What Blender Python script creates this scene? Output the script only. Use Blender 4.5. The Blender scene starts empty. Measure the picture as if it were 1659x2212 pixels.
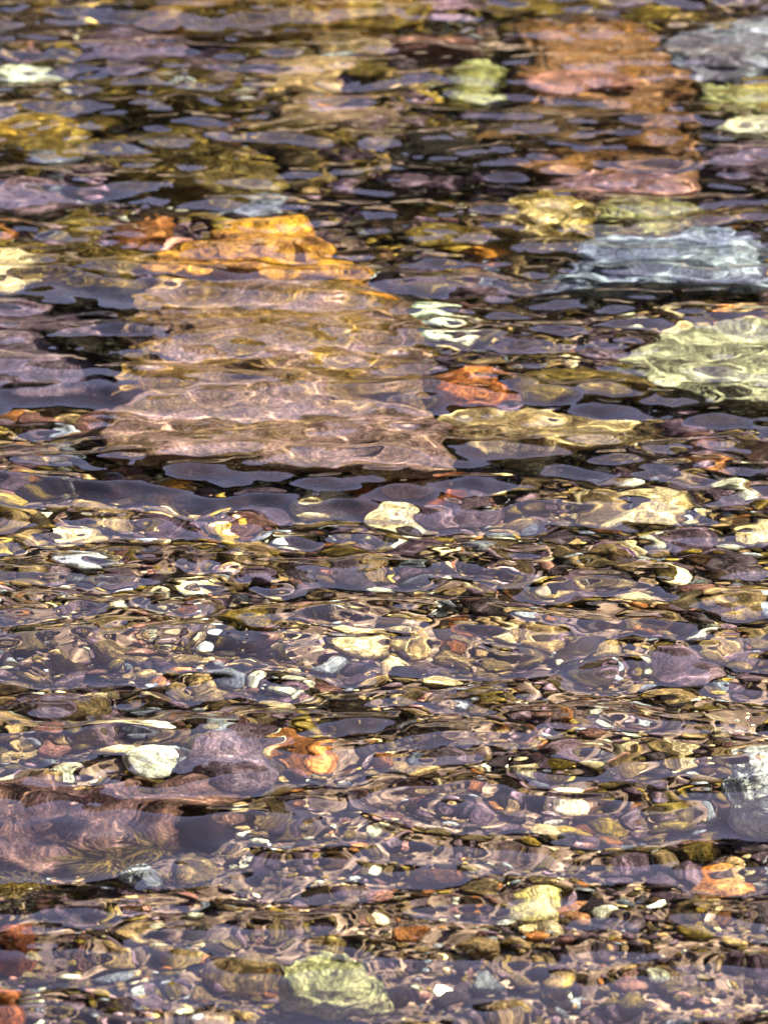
import bpy, bmesh, math, random
import numpy as np
from mathutils import Vector

# ------------------------------------------------------------------ camera, sky, sun, exposure
scene = bpy.context.scene
COL = scene.collection
CAM_H = 1.65
PITCH = math.radians(21.5)
VFOV = math.radians(15.0)
cam_d = bpy.data.cameras.new("camera")
cam = bpy.data.objects.new("camera", cam_d)
COL.objects.link(cam)
cam.location = (0, 0, CAM_H)
cam.rotation_euler = (math.pi / 2 - PITCH, 0, 0)
cam_d.sensor_fit = 'VERTICAL'
cam_d.angle = VFOV
cam_d.clip_start = 0.05
cam_d.clip_end = 2000
cam_d.dof.use_dof = True
cam_d.dof.focus_distance = 4.2
cam_d.dof.aperture_fstop = 6.5
scene.camera = cam

SUN_EL, SUN_AZ = math.radians(54), math.radians(50)
world = bpy.data.worlds.new("World")
scene.world = world
world.use_nodes = True
wn = world.node_tree
sky = wn.nodes.new('ShaderNodeTexSky')
sky.sky_type = 'NISHITA'
sky.sun_disc = False
sky.sun_elevation = SUN_EL
sky.sun_rotation = SUN_AZ
tintn = wn.nodes.new('ShaderNodeMix')          # a warm, slightly hazy sky rather than a deep blue one
tintn.data_type = 'RGBA'
tintn.blend_type = 'MULTIPLY'
tintn.inputs['Factor'].default_value = 1.0
tintn.inputs[7].default_value = (1.30, 1.0, 1.08, 1)
wn.links.new(sky.outputs[0], tintn.inputs[6])
wn.links.new(tintn.outputs[2], wn.nodes['Background'].inputs[0])
wn.nodes['Background'].inputs[1].default_value = 0.056
sky.ozone_density = 2.0
sky.dust_density = 2.0

sun_d = bpy.data.lights.new("sun", 'SUN')
sun_d.energy = 5.0
sun_d.angle = math.radians(0.5)
sun_d.color = (1.0, 0.92, 0.66)
sun_d.cycles.is_caustics_light = True
sun = bpy.data.objects.new("sun", sun_d)
COL.objects.link(sun)
SUN_DIR = Vector((math.sin(SUN_AZ) * math.cos(SUN_EL), math.cos(SUN_AZ) * math.cos(SUN_EL), math.sin(SUN_EL)))
sun.rotation_euler = SUN_DIR.to_track_quat('Z', 'Y').to_euler()
sun.location = SUN_DIR * 20

scene.view_settings.view_transform = 'Standard'
scene.view_settings.look = 'None'
scene.view_settings.exposure = 2.85
scene.view_settings.gamma = 1.0
scene.cycles.use_denoising = True
scene.cycles.max_bounces = 10
scene.cycles.diffuse_bounces = 2
scene.cycles.transmission_bounces = 6
scene.cycles.blur_glossy = 0.0
scene.cycles.sample_clamp_indirect = 0.0

# ------------------------------------------------------------------ helpers
rng = np.random.default_rng(11)
R = random.Random(5)
PW, PH = 1659.0, 2212.0           # size at which the photograph was measured
TANV = math.tan(VFOV / 2)
NW = 1.333


def P(px, py, z):
    """Point of height z seen at picture position (px, py) through flat water lying at z = 0."""
    u = (px - PW / 2) / (PH / 2) * TANV
    v = (PH / 2 - py) / (PH / 2) * TANV
    c, s = math.cos(PITCH), math.sin(PITCH)
    d = Vector((u, c + v * s, -s + v * c)).normalized()
    t = CAM_H / -d.z
    a = Vector((0, 0, CAM_H)) + d * t
    hx, hy = d.x / NW, d.y / NW
    hz = -math.sqrt(1 - hx * hx - hy * hy)
    k = z / hz
    return Vector((a.x + hx * k, a.y + hy * k, z))


def mpp(py):
    """Metres per measured pixel across the picture at row py."""
    a, b = P(700, py, 0), P(900, py, 0)
    return (b.x - a.x) / 200


def make_mesh(name, v, f, smooth=True, **attrs):
    v = np.asarray(v, dtype=np.float32)
    f = np.asarray(f, dtype=np.int32)
    me = bpy.data.meshes.new(name)
    me.vertices.add(len(v))
    me.vertices.foreach_set('co', v.ravel())
    n = f.shape[1]
    me.loops.add(f.size)
    me.loops.foreach_set('vertex_index', f.ravel())
    me.polygons.add(len(f))
    me.polygons.foreach_set('loop_start', np.arange(len(f), dtype=np.int32) * n)
    me.update(calc_edges=True)
    if smooth:
        me.polygons.foreach_set('use_smooth', np.ones(len(f), dtype=bool))
    for k, a in attrs.items():
        a = np.asarray(a, dtype=np.float32)
        if a.ndim == 2:
            at = me.attributes.new(k, 'FLOAT_COLOR', 'POINT')
            at.data.foreach_set('color', np.c_[a, np.ones(len(a))].astype(np.float32).ravel())
        else:
            at = me.attributes.new(k, 'FLOAT', 'POINT')
            at.data.foreach_set('value', a)
    me.validate()
    return me


def link(name, me, mat, parent=None, receiver=True):
    o = bpy.data.objects.new(name, me)
    COL.objects.link(o)
    me.materials.append(mat)
    if parent:
        o.parent = parent
    if receiver:
        o.cycles.is_caustics_receiver = True
    return o


_ico = {}


def ico(sub):
    if sub not in _ico:
        bm = bmesh.new()
        bmesh.ops.create_icosphere(bm, subdivisions=sub, radius=1)
        v = np.array([x.co[:] for x in bm.verts])
        f = np.array([[q.index for q in x.verts] for x in bm.faces])
        bm.free()
        _ico[sub] = (v, f)
    return _ico[sub]


def waves(p, g, freq, n=7):
    """Smooth random field of unit size over points p."""
    s = np.zeros(len(p))
    for _ in range(n):
        k = g.normal(size=3)
        k *= freq * g.uniform(0.6, 1.5) / np.linalg.norm(k)
        s += np.sin(p @ k + g.uniform(0, 6.28))
    return s / math.sqrt(n / 2)


def rock(seed, dims, sub=3, angular=10, rough=0.06, planes=13):
    """A worn broken stone: a ball cut by random planes with softened edges, then weathered."""
    g = np.random.default_rng(seed)
    v, f = ico(sub)
    n = g.normal(size=(planes, 3))
    n[:2] = [[0.1, -0.1, 1], [0.05, 0.1, -1]]
    n /= np.linalg.norm(n, axis=1)[:, None]
    d = g.uniform(0.55, 0.95, planes)
    q = np.maximum(v @ n.T, 0) / d
    r = (np.sum(q ** angular, axis=1) + 1) ** (-1 / angular)
    r *= 1 + rough * waves(v, g, 2.6) + rough * 0.45 * waves(v, g, 6.5) + rough * 0.22 * waves(v, g, 15)
    p = v * r[:, None]
    lo, hi = p.min(0), p.max(0)
    p = (p - (lo + hi) / 2) / (hi - lo)
    return p * np.array(dims), f


# ------------------------------------------------------------------ materials
def nodes_of(name):
    m = bpy.data.materials.new(name)
    m.use_nodes = True
    nt = m.node_tree
    return m, nt, nt.nodes['Principled BSDF']


def N(nt, t, **kw):
    n = nt.nodes.new(t)
    for k, v in kw.items():
        setattr(n, k, v)
    return n


def stone_material(name, scale=1.0):
    m, nt, b = nodes_of(name)
    L = nt.links.new
    tint = N(nt, 'ShaderNodeAttribute', attribute_name='tint')
    tint2 = N(nt, 'ShaderNodeAttribute', attribute_name='tint2')
    alg = N(nt, 'ShaderNodeAttribute', attribute_name='algae')
    co = N(nt, 'ShaderNodeTexCoord')

    def noise(sc, det, rough=0.6, dist=0.0):
        n = N(nt, 'ShaderNodeTexNoise')
        n.inputs['Scale'].default_value = sc * scale
        n.inputs['Detail'].default_value = det
        n.inputs['Roughness'].default_value = rough
        n.inputs['Distortion'].default_value = dist
        L(co.outputs['Object'], n.inputs['Vector'])
        return n

    def ramp(src, a, c):
        r = N(nt, 'ShaderNodeMapRange')
        r.inputs['From Min'].default_value = a
        r.inputs['From Max'].default_value = c
        L(src, r.inputs['Value'])
        return r.outputs[0]

    def mix(f, a, c, mode='MIX'):
        x = N(nt, 'ShaderNodeMix', data_type='RGBA', blend_type=mode)
        if isinstance(f, float):
            x.inputs['Factor'].default_value = f
        else:
            L(f, x.inputs['Factor'])
        for s, t in ((a, x.inputs[6]), (c, x.inputs[7])):
            if isinstance(s, tuple):
                t.default_value = s + (1,)
            else:
                L(s, t)
        return x.outputs[2]

    big = noise(14, 5, 0.65, 0.6)
    mid = noise(60, 4, 0.7)
    fine = noise(260, 3, 0.7)
    c = mix(ramp(big.outputs[0], 0.42, 0.6), tint.outputs['Color'], tint2.outputs['Color'])
    sp = ramp(fine.outputs[0], 0.35, 0.7)
    g = N(nt, 'ShaderNodeMapRange')
    g.inputs['To Min'].default_value = 0.55
    g.inputs['To Max'].default_value = 1.4
    L(sp, g.inputs['Value'])
    c = mix(1.0, c, g.outputs[0], 'MULTIPLY')
    stain = noise(34, 5, 0.75, 1.2)
    st = N(nt, 'ShaderNodeMapRange')
    st.inputs['From Min'].default_value = 0.36
    st.inputs['From Max'].default_value = 0.62
    st.inputs['To Min'].default_value = 0.5
    st.inputs['To Max'].default_value = 1.2
    L(stain.outputs[0], st.inputs['Value'])
    c = mix(1.0, c, st.outputs[0], 'MULTIPLY')
    # algae film
    am = N(nt, 'ShaderNodeMath', operation='MULTIPLY_ADD')
    L(mid.outputs[0], am.inputs[0])
    am.inputs[1].default_value = 0.55
    L(big.outputs[0], am.inputs[2])
    am2 = N(nt, 'ShaderNodeMath', operation='ADD')
    L(am.outputs[0], am2.inputs[0])
    L(alg.outputs['Fac'], am2.inputs[1])
    amask = ramp(am2.outputs[0], 1.12, 1.32)
    acol = mix(ramp(fine.outputs[0], 0.4, 0.62), (0.040, 0.031, 0.008), (0.38, 0.31, 0.07))
    c = mix(amask, c, acol)
    wet = N(nt, 'ShaderNodeGamma')              # wet stone: deeper and more saturated than dry
    wet.inputs['Gamma'].default_value = 1.55
    L(c, wet.inputs['Color'])
    L(wet.outputs[0], b.inputs['Base Color'])
    b.inputs['Roughness'].default_value = 0.75
    b.inputs['Specular IOR Level'].default_value = 0.15
    h = N(nt, 'ShaderNodeMath', operation='MULTIPLY_ADD')
    L(fine.outputs[0], h.inputs[0])
    h.inputs[1].default_value = 0.35
    L(mid.outputs[0], h.inputs[2])
    bp = N(nt, 'ShaderNodeBump')
    bp.inputs['Strength'].default_value = 0.7
    bp.inputs['Distance'].default_value = 0.006
    L(h.outputs[0], bp.inputs['Height'])
    L(bp.outputs[0], b.inputs['Normal'])
    return m


M_STONE = stone_material("river_stone")


def flat_material(name, a, c, sc, rough=0.8):
    m, nt, b = nodes_of(name)
    co = N(nt, 'ShaderNodeTexCoord')
    n = N(nt, 'ShaderNodeTexNoise')
    n.inputs['Scale'].default_value = sc
    n.inputs['Detail'].default_value = 6
    nt.links.new(co.outputs['Object'], n.inputs['Vector'])
    r = N(nt, 'ShaderNodeValToRGB')
    r.color_ramp.elements[0].position = 0.35
    r.color_ramp.elements[1].position = 0.65
    r.color_ramp.elements[0].color = a + (1,)
    r.color_ramp.elements[1].color = c + (1,)
    nt.links.new(n.outputs[0], r.inputs[0])
    nt.links.new(r.outputs[0], b.inputs['Base Color'])
    b.inputs['Roughness'].default_value = rough
    b.inputs['Specular IOR Level'].default_value = 0.2
    return m


M_BED = flat_material("wet_sand", (0.045, 0.030, 0.024), (0.17, 0.12, 0.10), 160)
M_HILL_AND_SKY_BLOCKER = flat_material("wooded_slope_and_sky_blocker", (0.012, 0.016, 0.006), (0.06, 0.055, 0.02), 0.6)
M_MOSS = flat_material("moss", (0.018, 0.012, 0.004), (0.11, 0.075, 0.012), 25)

mw = bpy.data.materials.new("stream_water")
mw.use_nodes = True
nt = mw.node_tree
nt.nodes.remove(nt.nodes['Principled BSDF'])
gl = N(nt, 'ShaderNodeBsdfGlass')
gl.inputs['IOR'].default_value = NW
gl.inputs['Roughness'].default_value = 0.0
gl.inputs['Color'].default_value = (1.0, 0.995, 0.97, 1)
nt.links.new(gl.outputs[0], nt.nodes['Material Output'].inputs[0])
M_WATER = mw


# ------------------------------------------------------------------ bed, water, far slope
def axis(a, b, step, far, growth=1.25):
    mid = np.arange(a, b + step / 2, step)
    out, s, x = [], step, 0
    ext = []
    x = b
    while x < far:
        s *= growth
        x += s
        ext.append(x)
    lo, s, x = [], step, a
    while x > -far:
        s *= growth
        x -= s
        lo.append(x)
    return np.r_[lo[::-1], mid, ext]


def grid_faces(nx, ny):
    i = np.arange(nx * ny).reshape(ny, nx)
    return np.stack([i[:-1, :-1], i[:-1, 1:], i[1:, 1:], i[1:, :-1]], -1).reshape(-1, 4)


def bed_z(x, y):
    base = np.interp(y, [1.5, 3.0, 3.6, 4.05, 4.6, 5.4, 7.0, 12, 18, 40], [-0.10, -0.145, -0.165, -0.165, -0.22, -0.25, -0.29, -0.30, 0.6, 4])
    return base + 0.012 * np.sin(x * 5.1 + y * 2.3) + 0.01 * np.sin(x * 3.3 - y * 6.1 + 1) + 0.006 * np.sin(x * 14 + 2) * np.sin(y * 11)


X = axis(-1.6, 1.6, 0.02, 60)
Y = axis(2.0, 8.0, 0.02, 60)
gx, gy = np.meshgrid(X, Y)
gz = bed_z(gx, gy) - 0.006 + rng.normal(size=gx.shape) * 0.003
bed = link('streambed', make_mesh('streambed', np.stack([gx, gy, gz], -1).reshape(-1, 3), grid_faces(len(X), len(Y))), M_BED)
bed['kind'] = 'structure'


def ripples(x, y):
    g = np.random.default_rng(77)
    h, ox, oy = np.zeros_like(x), np.zeros_like(x), np.zeros_like(x)
    damp = np.interp(y, [-5, 2, 3.3, 4.1, 4.9, 6.0, 7.5, 12], [0.3, 0.66, 0.72, 1, 0.98, 0.8, 0.8, 0.3]) * np.interp(np.abs(x), [1.4, 4], [1, 0.2])
    patch = 0.98 + 0.36 * np.sin(x * 4.3 + y * 2.1 + 0.5) * np.sin(y * 3.7 - x * 1.3)
    for lo, hi, slope, spread, n, mod in BANDS:
        s, sx, sy = np.zeros_like(x), np.zeros_like(x), np.zeros_like(x)
        for _ in range(n):
            lam = math.exp(g.uniform(math.log(lo), math.log(hi)))
            k = 2 * math.pi / lam
            a = g.normal() * math.radians(spread) + math.radians(90 - 4)
            amp, ph = slope * math.sqrt(2 / n) / k, k * (x * math.cos(a) + y * math.sin(a)) + g.uniform(0, 6.28)
            s += amp * np.sin(ph)
            sx += amp * math.cos(a) * np.cos(ph)
            sy += amp * math.sin(a) * np.cos(ph)
        q = patch if mod else 1
        h += s * q
        ox += sx * q * CHOP
        oy += sy * q * CHOP
    return x + ox * damp, y + oy * damp, h * damp


CHOP = 1.05        # pulls the crests sharper than the troughs
BANDS = [(0.17, 0.50, 0.105, 13, 16, False), (0.055, 0.13, 0.122, 23, 34, True), (0.022, 0.05, 0.040, 50, 34, True)]
X = axis(-1.05, 1.05, 0.0022, 60, 1.15)
Y = axis(2.45, 7.5, 0.003, 60, 1.15)
gx, gy = np.meshgrid(X, Y)
jit = np.where((np.abs(gx) < 1.04) & (gy > 2.5) & (gy < 7.45), 1.0, 0.0)
gx += jit * rng.uniform(-0.0007, 0.0007, gx.shape)
gy += jit * rng.uniform(-0.0009, 0.0009, gx.shape)
gx, gy, gz = ripples(gx, gy)
water = link('water', make_mesh('water', np.stack([gx, gy, gz], -1).reshape(-1, 3), grid_faces(len(X), len(Y))), M_WATER, receiver=False)
water['kind'] = 'structure'
water.cycles.is_caustics_caster = True

# wooded far slope for the reflections; tall sides and rear added to cut skylight
NA = 420
ax = np.linspace(0, 2 * math.pi, NA)
ay = np.linspace(0, 1, 60)
ga, gt = np.meshgrid(ax, ay)
g = np.random.default_rng(3)
bank_and_blocker = np.interp(ga, [0, 1.5, 2.1, 4.2, 5.0, 6.2832], [16.3, 14, 32, 32, 16, 16.3])
top = bank_and_blocker + 1.6 * np.sin(ga * 5 + 1) + 1.1 * np.sin(ga * 17) + 0.9 * np.sin(ga * 43 + 2) + g.normal(size=ga.shape) * 0.45
rad = 24 + gt * 14 + g.normal(size=ga.shape) * 0.5
gz = -0.5 + gt ** 0.8 * top + g.normal(size=ga.shape) * 0.35
gx, gy = np.sin(ga) * rad, np.cos(ga) * rad
hills_and_sky_blocker = link('hills_and_sky_blocker', make_mesh('hills_and_sky_blocker', np.stack([gx, gy, gz], -1).reshape(-1, 3), grid_faces(NA, 60)), M_HILL_AND_SKY_BLOCKER)
hills_and_sky_blocker['kind'] = 'structure'

# ------------------------------------------------------------------ stones
VIOLET, VIOLET2 = (0.155, 0.115, 0.155), (0.24, 0.185, 0.215)
GREYB, GREYB2 = (0.19, 0.15, 0.085), (0.30, 0.24, 0.15)
BLUE, BLUE2 = (0.30, 0.34, 0.40), (0.50, 0.54, 0.56)
PALE, PALE2 = (0.52, 0.54, 0.44), (0.78, 0.79, 0.68)
CREAM, CREAM2 = (0.56, 0.49, 0.31), (0.78, 0.72, 0.54)
PINK, PINK2 = (0.26, 0.16, 0.15), (0.35, 0.23, 0.20)
RUST, RUST2 = (0.33, 0.17, 0.07), (0.46, 0.27, 0.13)
OCHRE, OCHRE2 = (0.52, 0.28, 0.04), (0.62, 0.42, 0.10)
TAN, TAN2 = (0.32, 0.25, 0.15), (0.46, 0.37, 0.24)
OLIVE, OLIVE2 = (0.19, 0.15, 0.04), (0.32, 0.26, 0.09)
GREEN, GREEN2 = (0.34, 0.36, 0.22), (0.48, 0.49, 0.33)
UMBER, UMBER2 = (0.045, 0.028, 0.016), (0.10, 0.06, 0.03)
SLATE, SLATE2 = (0.12, 0.095, 0.12), (0.19, 0.155, 0.18)

STONES = []      # (object, px, py, width in px, height in px, short description)
OCC = []


def outlined(seed, pts, t, sub=5, rough=0.03, edge=0.4, dome=0.7):
    """A rock whose plan follows pts (world x, y, star shaped about their middle), thickness t."""
    g = np.random.default_rng(seed)
    pts = np.asarray(pts, float)
    mid = (pts.min(0) + pts.max(0)) / 2
    q = pts - mid
    th = np.arctan2(q[:, 1], q[:, 0])
    o = np.argsort(th)
    th, q = th[o], q[o]
    tt = np.linspace(-math.pi, math.pi, 721)
    nxt = np.r_[np.arange(1, len(q)), 0]
    rho = np.zeros(721)
    for k, a in enumerate(tt):
        d = np.array([math.cos(a), math.sin(a)])
        best = 0
        for i, j in enumerate(nxt):
            e = q[j] - q[i]
            det = d[0] * -e[1] + d[1] * e[0]
            if abs(det) < 1e-12:
                continue
            r_ = (q[i][0] * -e[1] + q[i][1] * e[0]) / det
            u_ = (d[0] * q[i][1] - d[1] * q[i][0]) / det
            if r_ > 0 and -1e-6 <= u_ <= 1 + 1e-6:
                best = max(best, r_)
        rho[k] = best
    ker = np.hanning(13)
    ker /= ker.sum()
    rho = np.convolve(np.r_[rho[-7:-1], rho, rho[1:7]], ker, 'valid')
    v, f = ico(sub)
    a = np.arctan2(v[:, 1], v[:, 0])
    cr = np.hypot(v[:, 0], v[:, 1])
    rr = np.interp(a, tt, rho)
    lat = np.clip(cr, 0, 1) ** edge
    p = np.c_[np.cos(a) * rr * lat, np.sin(a) * rr * lat, np.sign(v[:, 2]) * np.abs(v[:, 2]) ** dome * t / 2]
    w = np.ptp(q[:, 0])
    s_ = p / w * 2
    n1, n2 = waves(s_, g, 4.5), waves(s_ * (1, 1.6, 1), g, 11)
    n3 = np.abs(waves(s_, g, 19)) - 0.7
    up = 0.075 * rough / 0.05 * (0.11 * n1 + 0.10 * n2 + 0.06 * n3)
    p[:, 2] += np.clip(up, -0.03, 0.016)
    k = 1 + rough * (0.5 * n2 + 0.5 * n3)
    p[:, 0] *= k
    p[:, 1] *= k
    return p, f, mid


def place_outline(name, label, cat, pix, top, pal, seed, t=0.08, tilt=(0, 0), algae=-0.2, short=None, **kw):
    top = top * 1.0 - 0.034
    w3 = [P(x, y, top) for x, y in pix]
    v, f, mid = outlined(seed, [(p.x, p.y) for p in w3], t, **kw)
    v[:, 2] += v[:, 0] * tilt[0] + v[:, 1] * tilt[1]
    n = len(v)
    me = make_mesh(name, v, f, tint=np.tile(pal[0], (n, 1)), tint2=np.tile(pal[1], (n, 1)), algae=np.full(n, algae))
    o = link(name, me, M_STONE)
    v[:, 2] = np.minimum(v[:, 2], -0.022 - top + t / 2 + 0.3 * np.maximum(-0.03, v[:, 2] - t / 2))
    me.vertices.foreach_set('co', v.astype(np.float32).ravel())
    o.location = (mid[0], mid[1], top - t / 2)
    o['label'] = label
    o['category'] = cat
    xs_, ys_ = [p[0] for p in pix], [p[1] for p in pix]
    STONES.append([o, (min(xs_) + max(xs_)) / 2, (min(ys_) + max(ys_)) / 2, max(xs_) - min(xs_), max(ys_) - min(ys_), short])
    return o


def place_rock(name, label, cat, box, top, pal, seed, thick=None, depth=1.0, rot=0.0, tilt=(0, 0), angular=10, rough=0.06,
               sub=4, algae=-0.3, planes=13, group=None, short=None):
    """box = x0, y0, x1, y1 in the picture of the stone's visible outline; top = height of its upper face."""
    x0, y0, x1, y1 = box
    top = top * 1.2 - 0.06
    cx, cy = (x0 + x1) / 2, (y0 + y1) / 2
    w = (x1 - x0) * mpp(cy) * 1.04
    pa, pb = P(cx, y1, top), P(cx, y0, top)
    ground = float(bed_z(np.array((pa.x + pb.x) / 2), np.array((pa.y + pb.y) / 2)))
    t = thick or max(0.012, (top - ground) * 1.35)
    dep = max(0.012, (pb.y - pa.y - 0.45 * min(t, top - ground)) * depth)
    v, f = rock(seed, (w, dep, t), sub, angular, rough, planes)
    c, s = math.cos(rot), math.sin(rot)
    v = np.c_[v[:, 0] * c - v[:, 1] * s, v[:, 0] * s + v[:, 1] * c, v[:, 2]]
    v[:, 2] += v[:, 0] * tilt[0] + v[:, 1] * tilt[1]
    n = len(v)
    me = make_mesh(name, v, f, tint=np.tile(pal[0], (n, 1)), tint2=np.tile(pal[1], (n, 1)), algae=np.full(n, algae))
    o = link(name, me, M_STONE)
    yc = pb.y - dep / 2
    o.location = (P(cx, cy, top).x, yc, top - t / 2)
    if label:
        o['label'] = label
    o['category'] = cat
    if group:
        o['group'] = group
    STONES.append([o, cx, cy, x1 - x0, y1 - y0, short])
    OCC.append((o.location.x, o.location.y, w / 2, dep / 2))
    return o


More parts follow.
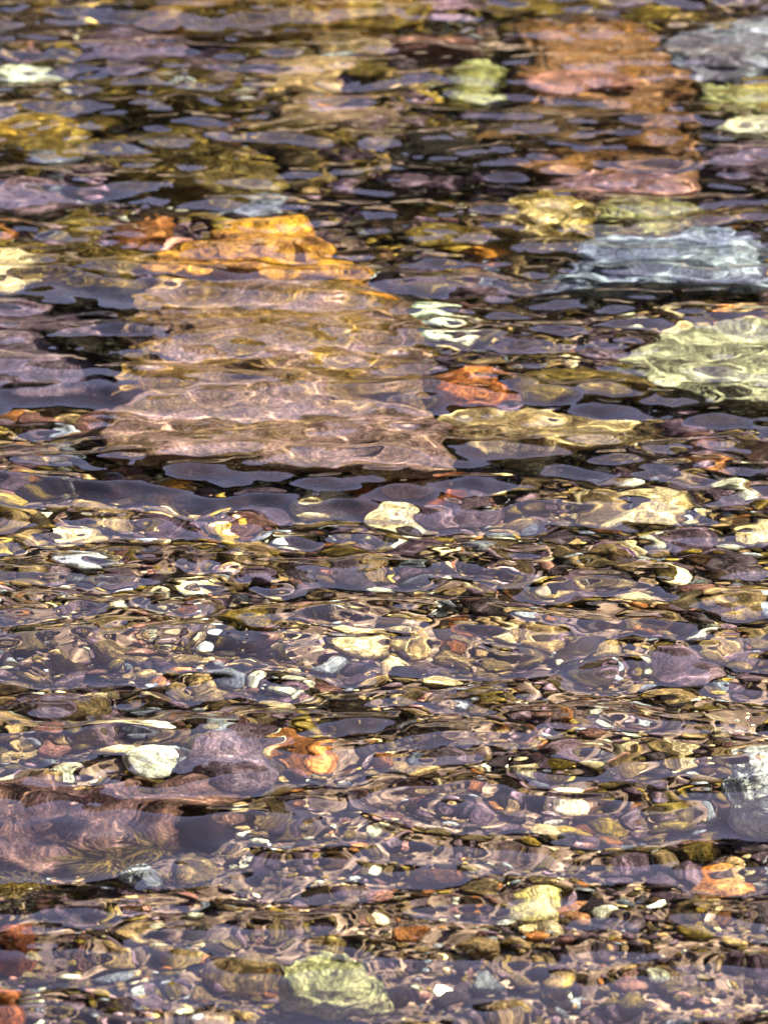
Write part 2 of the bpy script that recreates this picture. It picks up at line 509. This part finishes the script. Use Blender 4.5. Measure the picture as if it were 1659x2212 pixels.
SHADOW_BLACK = ((0.022, 0.016, 0.012), (0.045, 0.032, 0.02))  # near-black colour that paints the shadow gaps beside the boulders
OUTLINES = [
    ('rock', 'black brown rock in deep shade left of the foot of the big orange boulder', [(848, 322), (885, 290), (960, 282), (1060, 298), (1092, 330), (1010, 356), (930, 350), (845, 352)], -0.03, SHADOW_BLACK, dict(t=0.08, rough=0.05), 'the black rock'),  # no rock: near-black shape that paints a shadow gap
    ('rock', 'black brown rock against the upper left side of the yellow brown boulder', [(110, 638), (155, 606), (230, 598), (285, 608), (300, 645), (265, 675), (225, 668), (170, 655)], -0.03, SHADOW_BLACK, dict(t=0.08, rough=0.05), 'the upper black rock'),  # no rock: near-black shape that paints a shadow gap
    ('rock', 'black triangular rock in the gap between the purple grey slab and the yellow brown boulder', [(90, 712), (175, 708), (245, 718), (265, 780), (235, 795), (165, 758), (120, 735)], -0.03, SHADOW_BLACK, dict(t=0.08, rough=0.05), 'the black triangular rock'),  # no rock: near-black shape that paints a shadow gap
    ('boulder', 'big orange brown boulder crusted with algae at the top right, its near side dark', [(1110, 35), (1230, 50), (1314, 28), (1385, 40), (1415, 65), (1420, 100), (1455, 140), (1490, 175), (1465, 215), (1485, 270), (1500, 300), (1490, 330), (1400, 338), (1180, 340), (1010, 325), (1030, 285), (1110, 250), (1150, 210), (1105, 165), (1145, 125), (1130, 75)], -0.03, ((0.27, 0.165, 0.06), (0.31, 0.21, 0.145)), dict(t=0.16, rough=0.13, algae=0.02, edge=0.5), 'the big orange boulder'),
    ('rock_slab', 'dark olive brown ledge crossing the lower left of the big orange boulder', [(1000, 318), (1060, 262), (1130, 222), (1200, 200), (1310, 212), (1420, 236), (1400, 268), (1290, 262), (1230, 288), (1110, 300), (1080, 330)], 0.0, ((0.075, 0.05, 0.022), (0.17, 0.115, 0.05)), dict(t=0.06, rough=0.08, algae=-0.02), 'the dark olive ledge'),
    ('rock_slab', 'flat pinkish stone lying on the face of the big orange boulder', [(1120, 168), (1180, 150), (1270, 142), (1385, 165), (1370, 182), (1270, 180), (1240, 198), (1160, 195)], 0.0, (PINK, (0.46, 0.30, 0.25)), dict(t=0.03, rough=0.02), 'the pink flat stone'),
    ('rock_slab', 'blue grey slab in the top right corner beyond the big orange boulder', [(1420, 90), (1460, 55), (1560, 45), (1650, 20), (1740, 15), (1760, 120), (1660, 135), (1580, 165), (1490, 165), (1440, 130)], -0.06, ((0.22, 0.21, 0.27), BLUE), dict(t=0.12, rough=0.04, algae=-0.12), 'the blue grey corner slab'),
    ('rock_slab', 'green stained rock at the right edge below the blue grey corner slab', [(1495, 195), (1540, 168), (1640, 150), (1760, 150), (1760, 235), (1660, 240), (1540, 235)], -0.075, (GREEN, OLIVE2), dict(t=0.1, rough=0.05, algae=-0.02), 'the green stained rock'),
    ('boulder', 'whitish streaked rock at the right edge under the green stained rock', [(1550, 275), (1590, 235), (1660, 220), (1760, 225), (1760, 300), (1650, 302)], -0.085, (PALE, GREYB2), dict(t=0.1, rough=0.05), 'the whitish streaked rock'),
    ('rock_slab', 'violet rock at the right edge level with the foot of the big orange boulder', [(1515, 330), (1560, 308), (1680, 300), (1780, 310), (1760, 385), (1640, 385), (1530, 365)], -0.09, (VIOLET, VIOLET2), dict(t=0.1, rough=0.05), 'the violet edge rock'),
    ('rock_slab', 'long mauve ledge stone in front of the big orange boulder', [(1135, 395), (1230, 365), (1330, 352), (1440, 350), (1505, 365), (1510, 400), (1430, 412), (1300, 420), (1220, 418)], -0.07, ((0.25, 0.18, 0.23), PINK2), dict(t=0.09, rough=0.03), 'the mauve ledge'),
    ('rock_slab', 'thin lilac slab lying in the shade left of the mauve ledge stone', [(820, 375), (880, 358), (990, 352), (1090, 352), (1080, 372), (1000, 385), (960, 402), (850, 405)], -0.09, (VIOLET, (0.28, 0.23, 0.30)), dict(t=0.06, rough=0.04), 'the lilac slab'),
    ('boulder', 'cream and olive knobbly rock just left of the pale blue boulder', [(1072, 470), (1100, 430), (1170, 408), (1240, 415), (1285, 440), (1280, 490), (1230, 508), (1130, 505)], -0.06, (CREAM, OLIVE2), dict(t=0.1, rough=0.06, algae=-0.05), 'the cream knobbly rock'),
    ('rock_slab', 'grey green flat rock beyond the pale blue boulder', [(1285, 440), (1340, 420), (1440, 422), (1500, 440), (1490, 478), (1380, 485), (1290, 475)], -0.085, (GREEN, GREYB2), dict(t=0.08, rough=0.04), 'the grey green flat rock'),
    ('boulder', 'pale blue white boulder at the right with dark hollows along its near edge', [(1175, 590), (1240, 545), (1270, 490), (1340, 475), (1450, 482), (1540, 478), (1640, 500), (1665, 560), (1640, 605), (1560, 592), (1450, 590), (1340, 605), (1240, 600)], -0.06, ((0.19, 0.23, 0.32), (0.44, 0.51, 0.58)), dict(t=0.12, rough=0.08, algae=-0.16), 'the pale blue boulder'),
    ('rock_slab', 'bright orange rock capped in yellow behind the yellow brown boulder', [(322, 560), (345, 530), (440, 520), (455, 488), (560, 468), (655, 456), (695, 508), (720, 545), (805, 578), (790, 610), (600, 600), (400, 595)], -0.035, ((0.36, 0.22, 0.13), (0.62, 0.41, 0.09)), dict(t=0.12, rough=0.08, algae=-0.16), 'the bright orange rock'),
    ('boulder', 'long yellow brown boulder in the middle with bright light lines across its back', [(255, 650), (280, 585), (380, 560), (480, 550), (600, 565), (700, 582), (800, 600), (850, 625), (905, 660), (858, 705), (935, 755), (890, 800), (960, 842), (700, 850), (560, 836), (430, 802), (300, 800), (205, 768), (285, 712), (232, 672)], -0.045, ((0.28, 0.205, 0.08), (0.34, 0.26, 0.25)), dict(t=0.2, rough=0.07, algae=0.03, dome=0.55), 'the yellow brown boulder'),
    ('rock_slab', 'broad flat pink slab with a straight dark near edge across the middle of the stream', [(258, 840), (330, 812), (450, 808), (600, 825), (800, 840), (938, 858), (972, 930), (978, 1012), (900, 1024), (830, 1012), (700, 1002), (550, 995), (430, 988), (325, 985), (228, 975), (212, 930), (235, 870)], -0.06, ((0.25, 0.19, 0.13), (0.35, 0.265, 0.26)), dict(t=0.06, rough=0.025, edge=0.25, dome=0.4, algae=-0.12), 'the broad pink slab'),
    ('rock_slab', 'cream and grey striped slab joining the right end of the broad pink slab', [(935, 900), (1000, 868), (1130, 862), (1260, 880), (1385, 900), (1360, 940), (1250, 955), (1100, 960), (985, 950)], -0.075, (GREYB2, CREAM), dict(t=0.07, rough=0.03), 'the striped cream slab'),
    ('rock_slab', 'purple grey slab at the left edge beside the yellow brown boulder', [(-120, 715), (20, 702), (90, 712), (160, 745), (240, 775), (252, 812), (150, 825), (-120, 825)], -0.07, ((0.14, 0.11, 0.15), (0.20, 0.16, 0.20)), dict(t=0.07, rough=0.02), 'the purple grey slab'),
    ('rock_slab', 'violet slab at the left edge just beyond the purple grey slab', [(-120, 650), (20, 640), (120, 645), (200, 660), (245, 690), (220, 715), (60, 705), (-120, 700)], -0.08, (VIOLET, VIOLET2), dict(t=0.08, rough=0.03), 'the violet left slab'),
    ('stone', 'rust orange rounded stone right of the yellow brown boulder', [(932, 830), (980, 805), (1060, 796), (1098, 815), (1080, 845), (960, 850)], -0.07, ((0.40, 0.19, 0.08), (0.5, 0.27, 0.1)), dict(t=0.06, sub=4), 'the rust orange stone'),
    ('stone', 'long olive brown stone lying right of the rust orange stone', [(1102, 820), (1150, 795), (1260, 782), (1350, 788), (1425, 815), (1400, 835), (1250, 830), (1120, 840)], -0.08, (OLIVE, (0.22, 0.17, 0.09)), dict(t=0.07, rough=0.02, algae=-0.1), 'the long olive stone'),
    ('boulder', 'pale yellow boulder at the right edge lit by bright light', [(1330, 770), (1400, 715), (1500, 680), (1620, 672), (1780, 690), (1780, 850), (1660, 860), (1520, 845), (1420, 825)], -0.085, ((0.26, 0.27, 0.21), (0.50, 0.52, 0.40)), dict(t=0.1, rough=0.07, algae=-0.03), 'the pale yellow boulder'),
    ('rock_slab', 'dark purple oval slab at the left edge', [(45, 1520), (80, 1490), (160, 1480), (235, 1500), (262, 1535), (220, 1565), (110, 1562)], -0.085, ((0.20, 0.155, 0.19), (0.24, 0.19, 0.21)), dict(t=0.05, rough=0.02), 'the dark oval slab'),
    ('boulder', 'mauve boulder at the lower left with a dark overhang and moss on its near side', [(-120, 1700), (60, 1680), (200, 1672), (330, 1660), (440, 1665), (490, 1690), (505, 1740), (420, 1770), (300, 1800), (120, 1820), (-120, 1830)], -0.075, ((0.20, 0.14, 0.15), (0.25, 0.17, 0.145)), dict(t=0.06, rough=0.09, algae=0.02, edge=0.65, dome=1.0), 'the mauve boulder'),
    ('rock_slab', 'pale green triangular stone with a flat foot and a dark shadow under it near the bottom', [(602, 2130), (625, 2095), (650, 2068), (720, 2060), (770, 2085), (815, 2110), (850, 2150), (815, 2162), (700, 2158)], -0.03, (GREEN, (0.46, 0.45, 0.32)), dict(t=0.035, rough=0.03, edge=0.25, dome=0.4), 'the pale green triangle'),
    ('boulder', 'pale blue grey boulder cut by the right edge in the lower half', [(1562, 1680), (1580, 1640), (1640, 1615), (1760, 1605), (1780, 1740), (1640, 1748), (1590, 1725)], -0.04, (BLUE2, (0.62, 0.66, 0.64)), dict(t=0.08, rough=0.04), 'the pale blue grey boulder'),
]
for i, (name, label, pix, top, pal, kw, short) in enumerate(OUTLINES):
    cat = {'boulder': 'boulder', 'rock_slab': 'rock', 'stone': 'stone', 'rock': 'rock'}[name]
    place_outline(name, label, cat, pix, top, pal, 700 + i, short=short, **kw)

BOULDERS = [
    ('stone', 'dark brown wedge shaped stone in the shade under the right end of the mauve boulder', (365, 1742, 500, 1795), -0.03, ((0.06, 0.03, 0.02), (0.10, 0.05, 0.03)), dict(rough=0.06), 'the dark wedge'),  # dark colour stands in for the shadowed face of the mauve boulder
    # name, label, box, top, palette, kwargs, short
    ('stone', 'golden orange lump at the right tip of the yellow brown boulder', (640, 600, 860, 690), -0.02, (OCHRE, (0.62, 0.34, 0.08)), dict(rough=0.08, algae=-0.25, thick=0.05), 'the golden orange lump'),
    ('stone', 'brick orange stone under the near edge of the broad pink slab', (735, 1012, 1010, 1085), -0.085, (RUST, (0.45, 0.16, 0.05)), dict(rough=0.05), 'the brick orange stone'),
    ('stone', 'white stone with bent outline in front of the brick orange stone', (790, 1045, 915, 1150), -0.075, (CREAM, (0.70, 0.68, 0.56)), dict(rough=0.07, algae=-0.12), 'the bent white stone'),
    ('stone', 'mustard yellow stone below the left half of the broad pink slab', (325, 1000, 412, 1075), -0.1, (OCHRE, (0.50, 0.36, 0.12)), dict(rough=0.07), 'the mustard stone'),
    ('stone', 'terracotta pebble beside the mustard yellow stone', (465, 990, 548, 1035), -0.1, ((0.40, 0.2, 0.1), TAN), dict(rough=0.05), 'the terracotta pebble'),
    ('stone', 'pale round stone near the left edge below the broad pink slab', (105, 1115, 215, 1172), -0.1, (CREAM, PALE2), dict(rough=0.06), 'the pale round stone'),
    ('stone', 'cream scooped pebble shining bright left of centre', (335, 1245, 470, 1318), -0.085, (CREAM, (0.9, 0.86, 0.72)), dict(rough=0.05), 'the bright cream pebble'),
    ('stone', 'upright cream pebble standing in the centre of the gravel', (800, 1358, 895, 1475), -0.07, ((0.62, 0.50, 0.33), CREAM2), dict(rough=0.05, thick=0.06), 'the upright cream pebble'),
    ('stone', 'coral orange angular pebble left of the upright cream pebble', (385, 1405, 445, 1462), -0.09, ((0.5, 0.22, 0.12), (0.6, 0.33, 0.2)), dict(rough=0.05), 'the coral pebble'),
    ('stone', 'greenish white flat stone at the left edge above the dark oval slab', (40, 1315, 130, 1390), -0.09, (GREEN, PALE), dict(rough=0.06), 'the greenish white stone'),
    ('stone', 'white quartz stone with smooth rounded top below the dark oval slab', (262, 1575, 390, 1690), -0.055, (PALE, (0.84, 0.86, 0.76)), dict(rough=0.05, thick=0.05), 'the white quartz stone'),
    ('stone', 'grey round stone behind the white quartz stone', (300, 1540, 420, 1600), -0.075, (GREYB2, TAN2), dict(rough=0.05), 'the grey round stone'),
    ('stone', 'brown grey rounded stone right of the white quartz stone', (455, 1600, 570, 1680), -0.07, (GREYB, TAN), dict(rough=0.05), 'the brown grey stone'),
    ('stone', 'yellowish tan stone at the left edge beside the white quartz stone', (-10, 1580, 125, 1640), -0.075, (TAN2, CREAM), dict(rough=0.06), 'the yellowish edge stone'),
    ('stone', 'yellow cream wedge shaped stone in the lower right', (1090, 1905, 1215, 2005), -0.045, ((0.56, 0.52, 0.27), CREAM2), dict(rough=0.06, thick=0.045), 'the yellow cream wedge'),
    ('stone', 'salmon pebble touching the right side of the yellow cream wedge', (1205, 1945, 1290, 1995), -0.055, ((0.46, 0.27, 0.16), TAN2), dict(rough=0.05), 'the salmon pebble'),
    ('stone', 'small yellow stone wedged behind the pale green triangular stone', (690, 2020, 752, 2075), -0.03, ((0.55, 0.46, 0.18), CREAM), dict(rough=0.06), 'the small yellow stone'),
    ('stone', 'reddish orange stone cut by the bottom left corner', (-40, 2115, 45, 2215), -0.03, (RUST, (0.48, 0.22, 0.12)), dict(rough=0.06), 'the corner orange stone'),
    ('stone', 'red brown stone at the left edge near the bottom', (-20, 1985, 75, 2065), -0.045, ((0.32, 0.14, 0.09), (0.42, 0.22, 0.13)), dict(rough=0.06), 'the red brown stone'),
    ('rock_slab', 'striped grey layered slab left of the pale green triangular stone', (445, 2050, 620, 2125), -0.045, (GREYB, TAN2), dict(rough=0.05), 'the striped slab'),
    ('stone', 'olive rounded stone in deep shade just above the yellow cream wedge', (880, 1860, 1010, 1905), -0.05, (UMBER2, (0.30, 0.16, 0.06)), dict(rough=0.05), 'the shaded olive stone'),  # coloured dark umber
    ('stone', 'glowing orange tan stone at the right edge in the lower half', (1470, 1860, 1640, 1935), -0.055, ((0.46, 0.24, 0.07), TAN2), dict(rough=0.07), 'the glowing orange stone'),
    ('stone', 'pale cyan stone at the left edge near the top', (-60, 130, 150, 185), -0.1, ((0.45, 0.52, 0.46), PALE2), dict(rough=0.07, algae=-0.2), 'the pale cyan stone'),
    ('rock_slab', 'grey violet domed rock near the top left of centre', (590, 195, 870, 300), -0.09, (GREYB2, VIOLET2), dict(sub=5, rough=0.06, algae=-0.12), 'the domed violet rock'),
    ('rock_slab', 'pale lime rock left of the orange boulder near the top', (960, 110, 1110, 230), -0.08, ((0.27, 0.27, 0.11), GREEN), dict(rough=0.08, algae=-0.12), 'the lime rock'),
    ('rock_slab', 'russet mossy rock along the top edge left of centre', (300, -40, 930, 75), -0.05, ((0.22, 0.13, 0.05), OLIVE2), dict(sub=5, rough=0.09, algae=0.08), 'the russet top rock'),
    ('rock_slab', 'pinkish flat ledge stone right of the russet mossy rock', (830, 60, 1050, 120), -0.06, (PINK, PINK2), dict(rough=0.06, algae=-0.15), 'the pinkish ledge'),
    ('boulder', 'olive algae covered rock in the upper left beneath the pale cyan stone', (170, 150, 560, 240), -0.055, (OLIVE, (0.22, 0.19, 0.07)), dict(sub=5, rough=0.1, algae=0.1), 'the olive algae rock'),
    ('boulder', 'dark olive rock at the left edge in the upper quarter', (-60, 215, 190, 330), -0.07, ((0.30, 0.22, 0.05), OLIVE2), dict(sub=5, rough=0.09, algae=0.04), 'the dark olive rock'),
    ('boulder', 'low mossy rock left of the lilac slab above the bright orange stone', (230, 300, 620, 430), -0.07, (OLIVE, (0.24, 0.2, 0.1)), dict(sub=5, rough=0.1, algae=0.08), 'the low mossy rock'),
    ('boulder', 'olive yellow rock at the left just beyond the purple grey slab', (60, 510, 330, 620), -0.06, ((0.25, 0.19, 0.05), (0.32, 0.25, 0.1)), dict(sub=5, rough=0.09, algae=0.02), 'the olive yellow rock'),
    ('stone', 'yellow and orange stone right of the bright orange stone', (1000, 510, 1160, 570), -0.1, (OCHRE, TAN2), dict(rough=0.08), 'the yellow orange stone'),
    ('stone', 'pale mint stone between the golden lump and the pale yellow boulder', (880, 640, 990, 700), -0.1, ((0.42, 0.5, 0.42), PALE2), dict(rough=0.06), 'the pale mint stone'),
    ('stone', 'white shell shaped stone right of the broad pink slab', (1075, 950, 1220, 1005), -0.085, (PALE, (0.8, 0.8, 0.7)), dict(rough=0.06), 'the white shell stone'),
]
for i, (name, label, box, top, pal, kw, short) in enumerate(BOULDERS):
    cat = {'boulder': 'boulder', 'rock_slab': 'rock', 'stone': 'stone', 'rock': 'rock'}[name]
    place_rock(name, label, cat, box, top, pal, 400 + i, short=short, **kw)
LANDMARKS = list(STONES)

# stones between the landmarks
KINDS = [('violet grey', (VIOLET, VIOLET2), 22), ('brown grey', (GREYB, GREYB2), 24), ('slate grey', (SLATE, SLATE2), 9),
         ('tan', (TAN, TAN2), 10), ('cream', (CREAM, CREAM2), 5), ('white', (PALE, PALE2), 4), ('rust orange', (RUST, RUST2), 3),
         ('dusty pink', (PINK, PINK2), 7), ('olive', (OLIVE, OLIVE2), 9), ('dark brown', (UMBER, UMBER2), 10), ('pale blue', (BLUE, BLUE2), 5)]
made, tries = 0, 0
while made < 238 and tries < 9000:
    tries += 1
    py = R.uniform(-20, 2230)
    px = R.uniform(-20, 1680)
    f = np.interp(py, [0, 500, 1000, 2212], [1, 0.8, 0.45, 0.0])
    w = math.exp(R.gauss(math.log(np.interp(py, [0, 500, 1000, 1500, 2212], [190, 165, 100, 76, 52])), 0.33))
    asp = R.uniform(0.36, 0.8) if py > 900 else R.uniform(0.24, 0.48)
    h = w * asp
    if any(abs(px - s[1]) < (w * 0.36 + s[3] * (0.36 if s[3] < 250 else 0.40)) * (1 if s[3] < 250 else 0.94) and abs(py - s[2]) < h * 0.3 + s[4] * 0.36 for s in STONES):
        continue
    weights = [k[2] for k in KINDS]
    if py < 560:
        weights = [28, 14, 6, 5, 1, 1, 3, 5, 30, 12, 4]
    kname, pal, _ = R.choices(KINDS, weights)[0]
    p = P(px, py, -0.1)
    gz_ = float(bed_z(np.array(p.x), np.array(p.y)))
    m = mpp(py)
    top = (min(-0.03, gz_ + w * m * R.uniform(0.25, 0.5)) + 0.06) / 1.2
    name = 'rock' if w > 105 else ('stone' if w > 62 else 'pebble')
    ang = R.choice([5, 7, 10, 14])
    o = place_rock(name, None, name, (px - w / 2, py - h / 2, px + w / 2, py + h / 2), top, pal, 2000 + made, rough=R.uniform(0.03, 0.08),
                   angular=ang, sub=3 if w < 120 else 4, algae=R.uniform(-0.45, -0.05) + 0.32 * f, thick=max(0.012, (top * 1.2 - 0.06 - gz_) * 1.5),
                   rot=R.uniform(-0.6, 0.6), tilt=(R.uniform(-.15, .15), R.uniform(-.15, .15)))
    shape = 'rounded' if ang == 5 else ('angular' if ang >= 10 else 'worn')
    if asp < 0.4:
        shape = 'flat'
    STONES[-1][5] = (kname, shape, name)
    made += 1

used = {}
for s in STONES[len(LANDMARKS):]:
    o, px, py, w, h, (kname, shape, name) = s
    lm = min(LANDMARKS, key=lambda q: math.hypot((q[1] - px) / (q[3] + 150), (q[2] - py) / (q[4] + 80)))
    dx, dy = (px - lm[1]) / lm[3], (py - lm[2]) / lm[4]
    if abs(dx) > abs(dy):
        where = 'right of' if dx > 0 else 'left of'
    else:
        where = 'in front of' if dy > 0 else 'beyond'
    lab = f'{kname} {shape} {name} {where} {lm[5]}'
    used.setdefault(lab, []).append(s)
for lab, ss in used.items():
    if len(ss) > 1:
        ss.sort(key=lambda s: -s[3])
        for k, s in enumerate(ss):
            size = ['largest', 'second largest', 'third largest', 'fourth largest', 'fifth largest', 'sixth largest', 'smallest'][min(k, 6)]
            s[0]['label'] = f'{size} {lab}'
    else:
        ss[0][0]['label'] = lab
    for s in ss:
        s[0]['group'] = 'stones strewn over the streambed'

# ------------------------------------------------------------------ moss clumps growing on the rocks
def moss_clump(label, px, py, w, top, seed, n=600, tall=0.03):
    g = np.random.default_rng(seed)
    top = top * 1.2 - 0.06
    wm = w * mpp(py)
    base = P(px, py, top)
    V, F, k = [], [], 0
    for _ in range(n):
        a, rr = g.uniform(0, 6.283), math.sqrt(g.random())
        p = np.array([math.cos(a) * rr * wm / 2, math.sin(a) * rr * wm * 0.45, -0.012 * rr])
        d = np.array([math.cos(a) * rr * 0.5 + g.normal() * 0.6 - 0.5, math.sin(a) * rr * 0.4 - 0.2 + g.normal() * 0.55, 0.6])
        ln = tall * g.uniform(0.4, 1.0)
        side = np.cross(d, (g.normal(), g.normal(), 0.3))
        side /= np.linalg.norm(side)
        wd = g.uniform(0.0009, 0.0022)
        for i, q in enumerate((0, 0.5, 1.0)):
            c = p + d * ln * q + np.array([0, 0, -0.5 * ln * q * q])
            ww = wd * (1, 0.9, 0.25)[i]
            V += [c - side * ww, c + side * ww]
        F += [(k, k + 1, k + 3, k + 2), (k + 2, k + 3, k + 5, k + 4)]
        k += 6
    o = link('moss_clump', make_mesh('moss_clump', V, F), M_MOSS)
    o.location = base
    o['label'], o['category'], o['group'] = label, 'moss', 'moss clumps on the rocks'
    return o


moss_clump('dark olive moss tuft hanging on the near side of the mauve boulder', 235, 1835, 140, -0.012, 1, 700, 0.026)
moss_clump('brown green moss tuft right of the dark olive tuft on the mauve boulder', 330, 1812, 90, -0.012, 2, 350, 0.022)
moss_clump('yellow olive moss tuft at the left edge below the mauve boulder', 35, 1895, 150, -0.02, 3, 500, 0.026)
moss_clump('moss tuft on the top of the olive algae rock in the upper left', 380, 185, 220, -0.05, 4, 600, 0.06)
moss_clump('moss tuft on the low mossy rock beyond the bright orange rock', 430, 335, 230, -0.065, 5, 600, 0.06)
moss_clump('moss tuft on the russet mossy rock along the top edge', 560, 30, 260, -0.045, 6, 600, 0.06)
moss_clump('moss tuft right of the low mossy rock, above the bright orange rock', 690, 285, 200, -0.08, 7, 500, 0.06)
moss_clump('moss tuft on the olive yellow rock left of the bright orange rock', 190, 540, 170, -0.055, 8, 500, 0.05)

# ------------------------------------------------------------------ gravel filling the bed (nobody could count it)
tmpl = [rock(9000 + i, (1, g_, t_), 2, a_, 0.05)[0] for i, (g_, t_, a_) in
        enumerate([(R.uniform(0.6, 0.95), R.uniform(0.4, 0.75), R.choice([5, 8, 12, 16])) for _ in range(36)])]
tf = ico(2)[1]
pal_list = [k[1] for k in KINDS]
wts = np.array([k[2] for k in KINDS], float)
wts /= wts.sum()
wts_far = np.array([26, 10, 8, 3, 1.5, 1, 1.5, 3, 30, 18, 2], float)
wts_far /= wts_far.sum()
VV, FF, T1, T2, AL = [], [], [], [], []
n_v = 0
cnt = 34000
ys = 2.75 + (7.4 - 2.75) * rng.random(cnt) ** 1.5
xs = (rng.random(cnt) - 0.5) * 2 * (0.115 * ys + 0.32)
base = np.interp(ys, [3.0, 3.6, 4.4, 6], [0.0078, 0.0125, 0.018, 0.030])
sort = np.sin(xs * 9 + ys * 4 + 1) * np.sin(ys * 7 - xs * 5) + 0.6 * np.sin(xs * 21 + 2) * np.sin(ys * 17)
sizes = base * np.exp(rng.normal(size=cnt) * 0.42 + 0.3 * sort)
zs = bed_z(xs, ys)
for x, y, z, s in zip(xs, ys, zs, sizes):
    t = tmpl[rng.integers(36)]
    a = rng.uniform(0, 6.283)
    b = rng.normal() * 0.35
    c, q = math.cos(a), math.sin(a)
    v = t * s
    v = np.c_[v[:, 0] * c - v[:, 1] * q, v[:, 0] * q + v[:, 1] * c, v[:, 2] + v[:, 0] * b]
    v += (x, y, z + rng.uniform(0.0, 0.5) * s)
    k = rng.choice(len(pal_list), p=wts_far if rng.random() < np.interp(y, [4.3, 5.4], [0.1, 0.95]) else wts)
    j = math.exp(rng.normal() * 0.38 - 0.08)
    VV.append(v)
    FF.append(tf + n_v)
    n_v += len(v)
    T1.append(np.tile(np.array(pal_list[k][0]) * j, (len(v), 1)))
    T2.append(np.tile(np.array(pal_list[k][1]) * j, (len(v), 1)))
    AL.append(np.full(len(v), rng.uniform(-0.45, -0.05) + float(np.interp(y, [3.5, 4.2, 4.6, 5.4, 6.2], [0, 0.06, 0.06, 0.38, 0.42]))))
gravel = link('gravel', make_mesh('gravel', np.concatenate(VV), np.concatenate(FF), tint=np.concatenate(T1), tint2=np.concatenate(T2), algae=np.concatenate(AL)), M_STONE)
gravel['kind'] = 'stuff'
gravel['label'] = 'mixed violet, brown, cream and rust gravel covering the streambed'
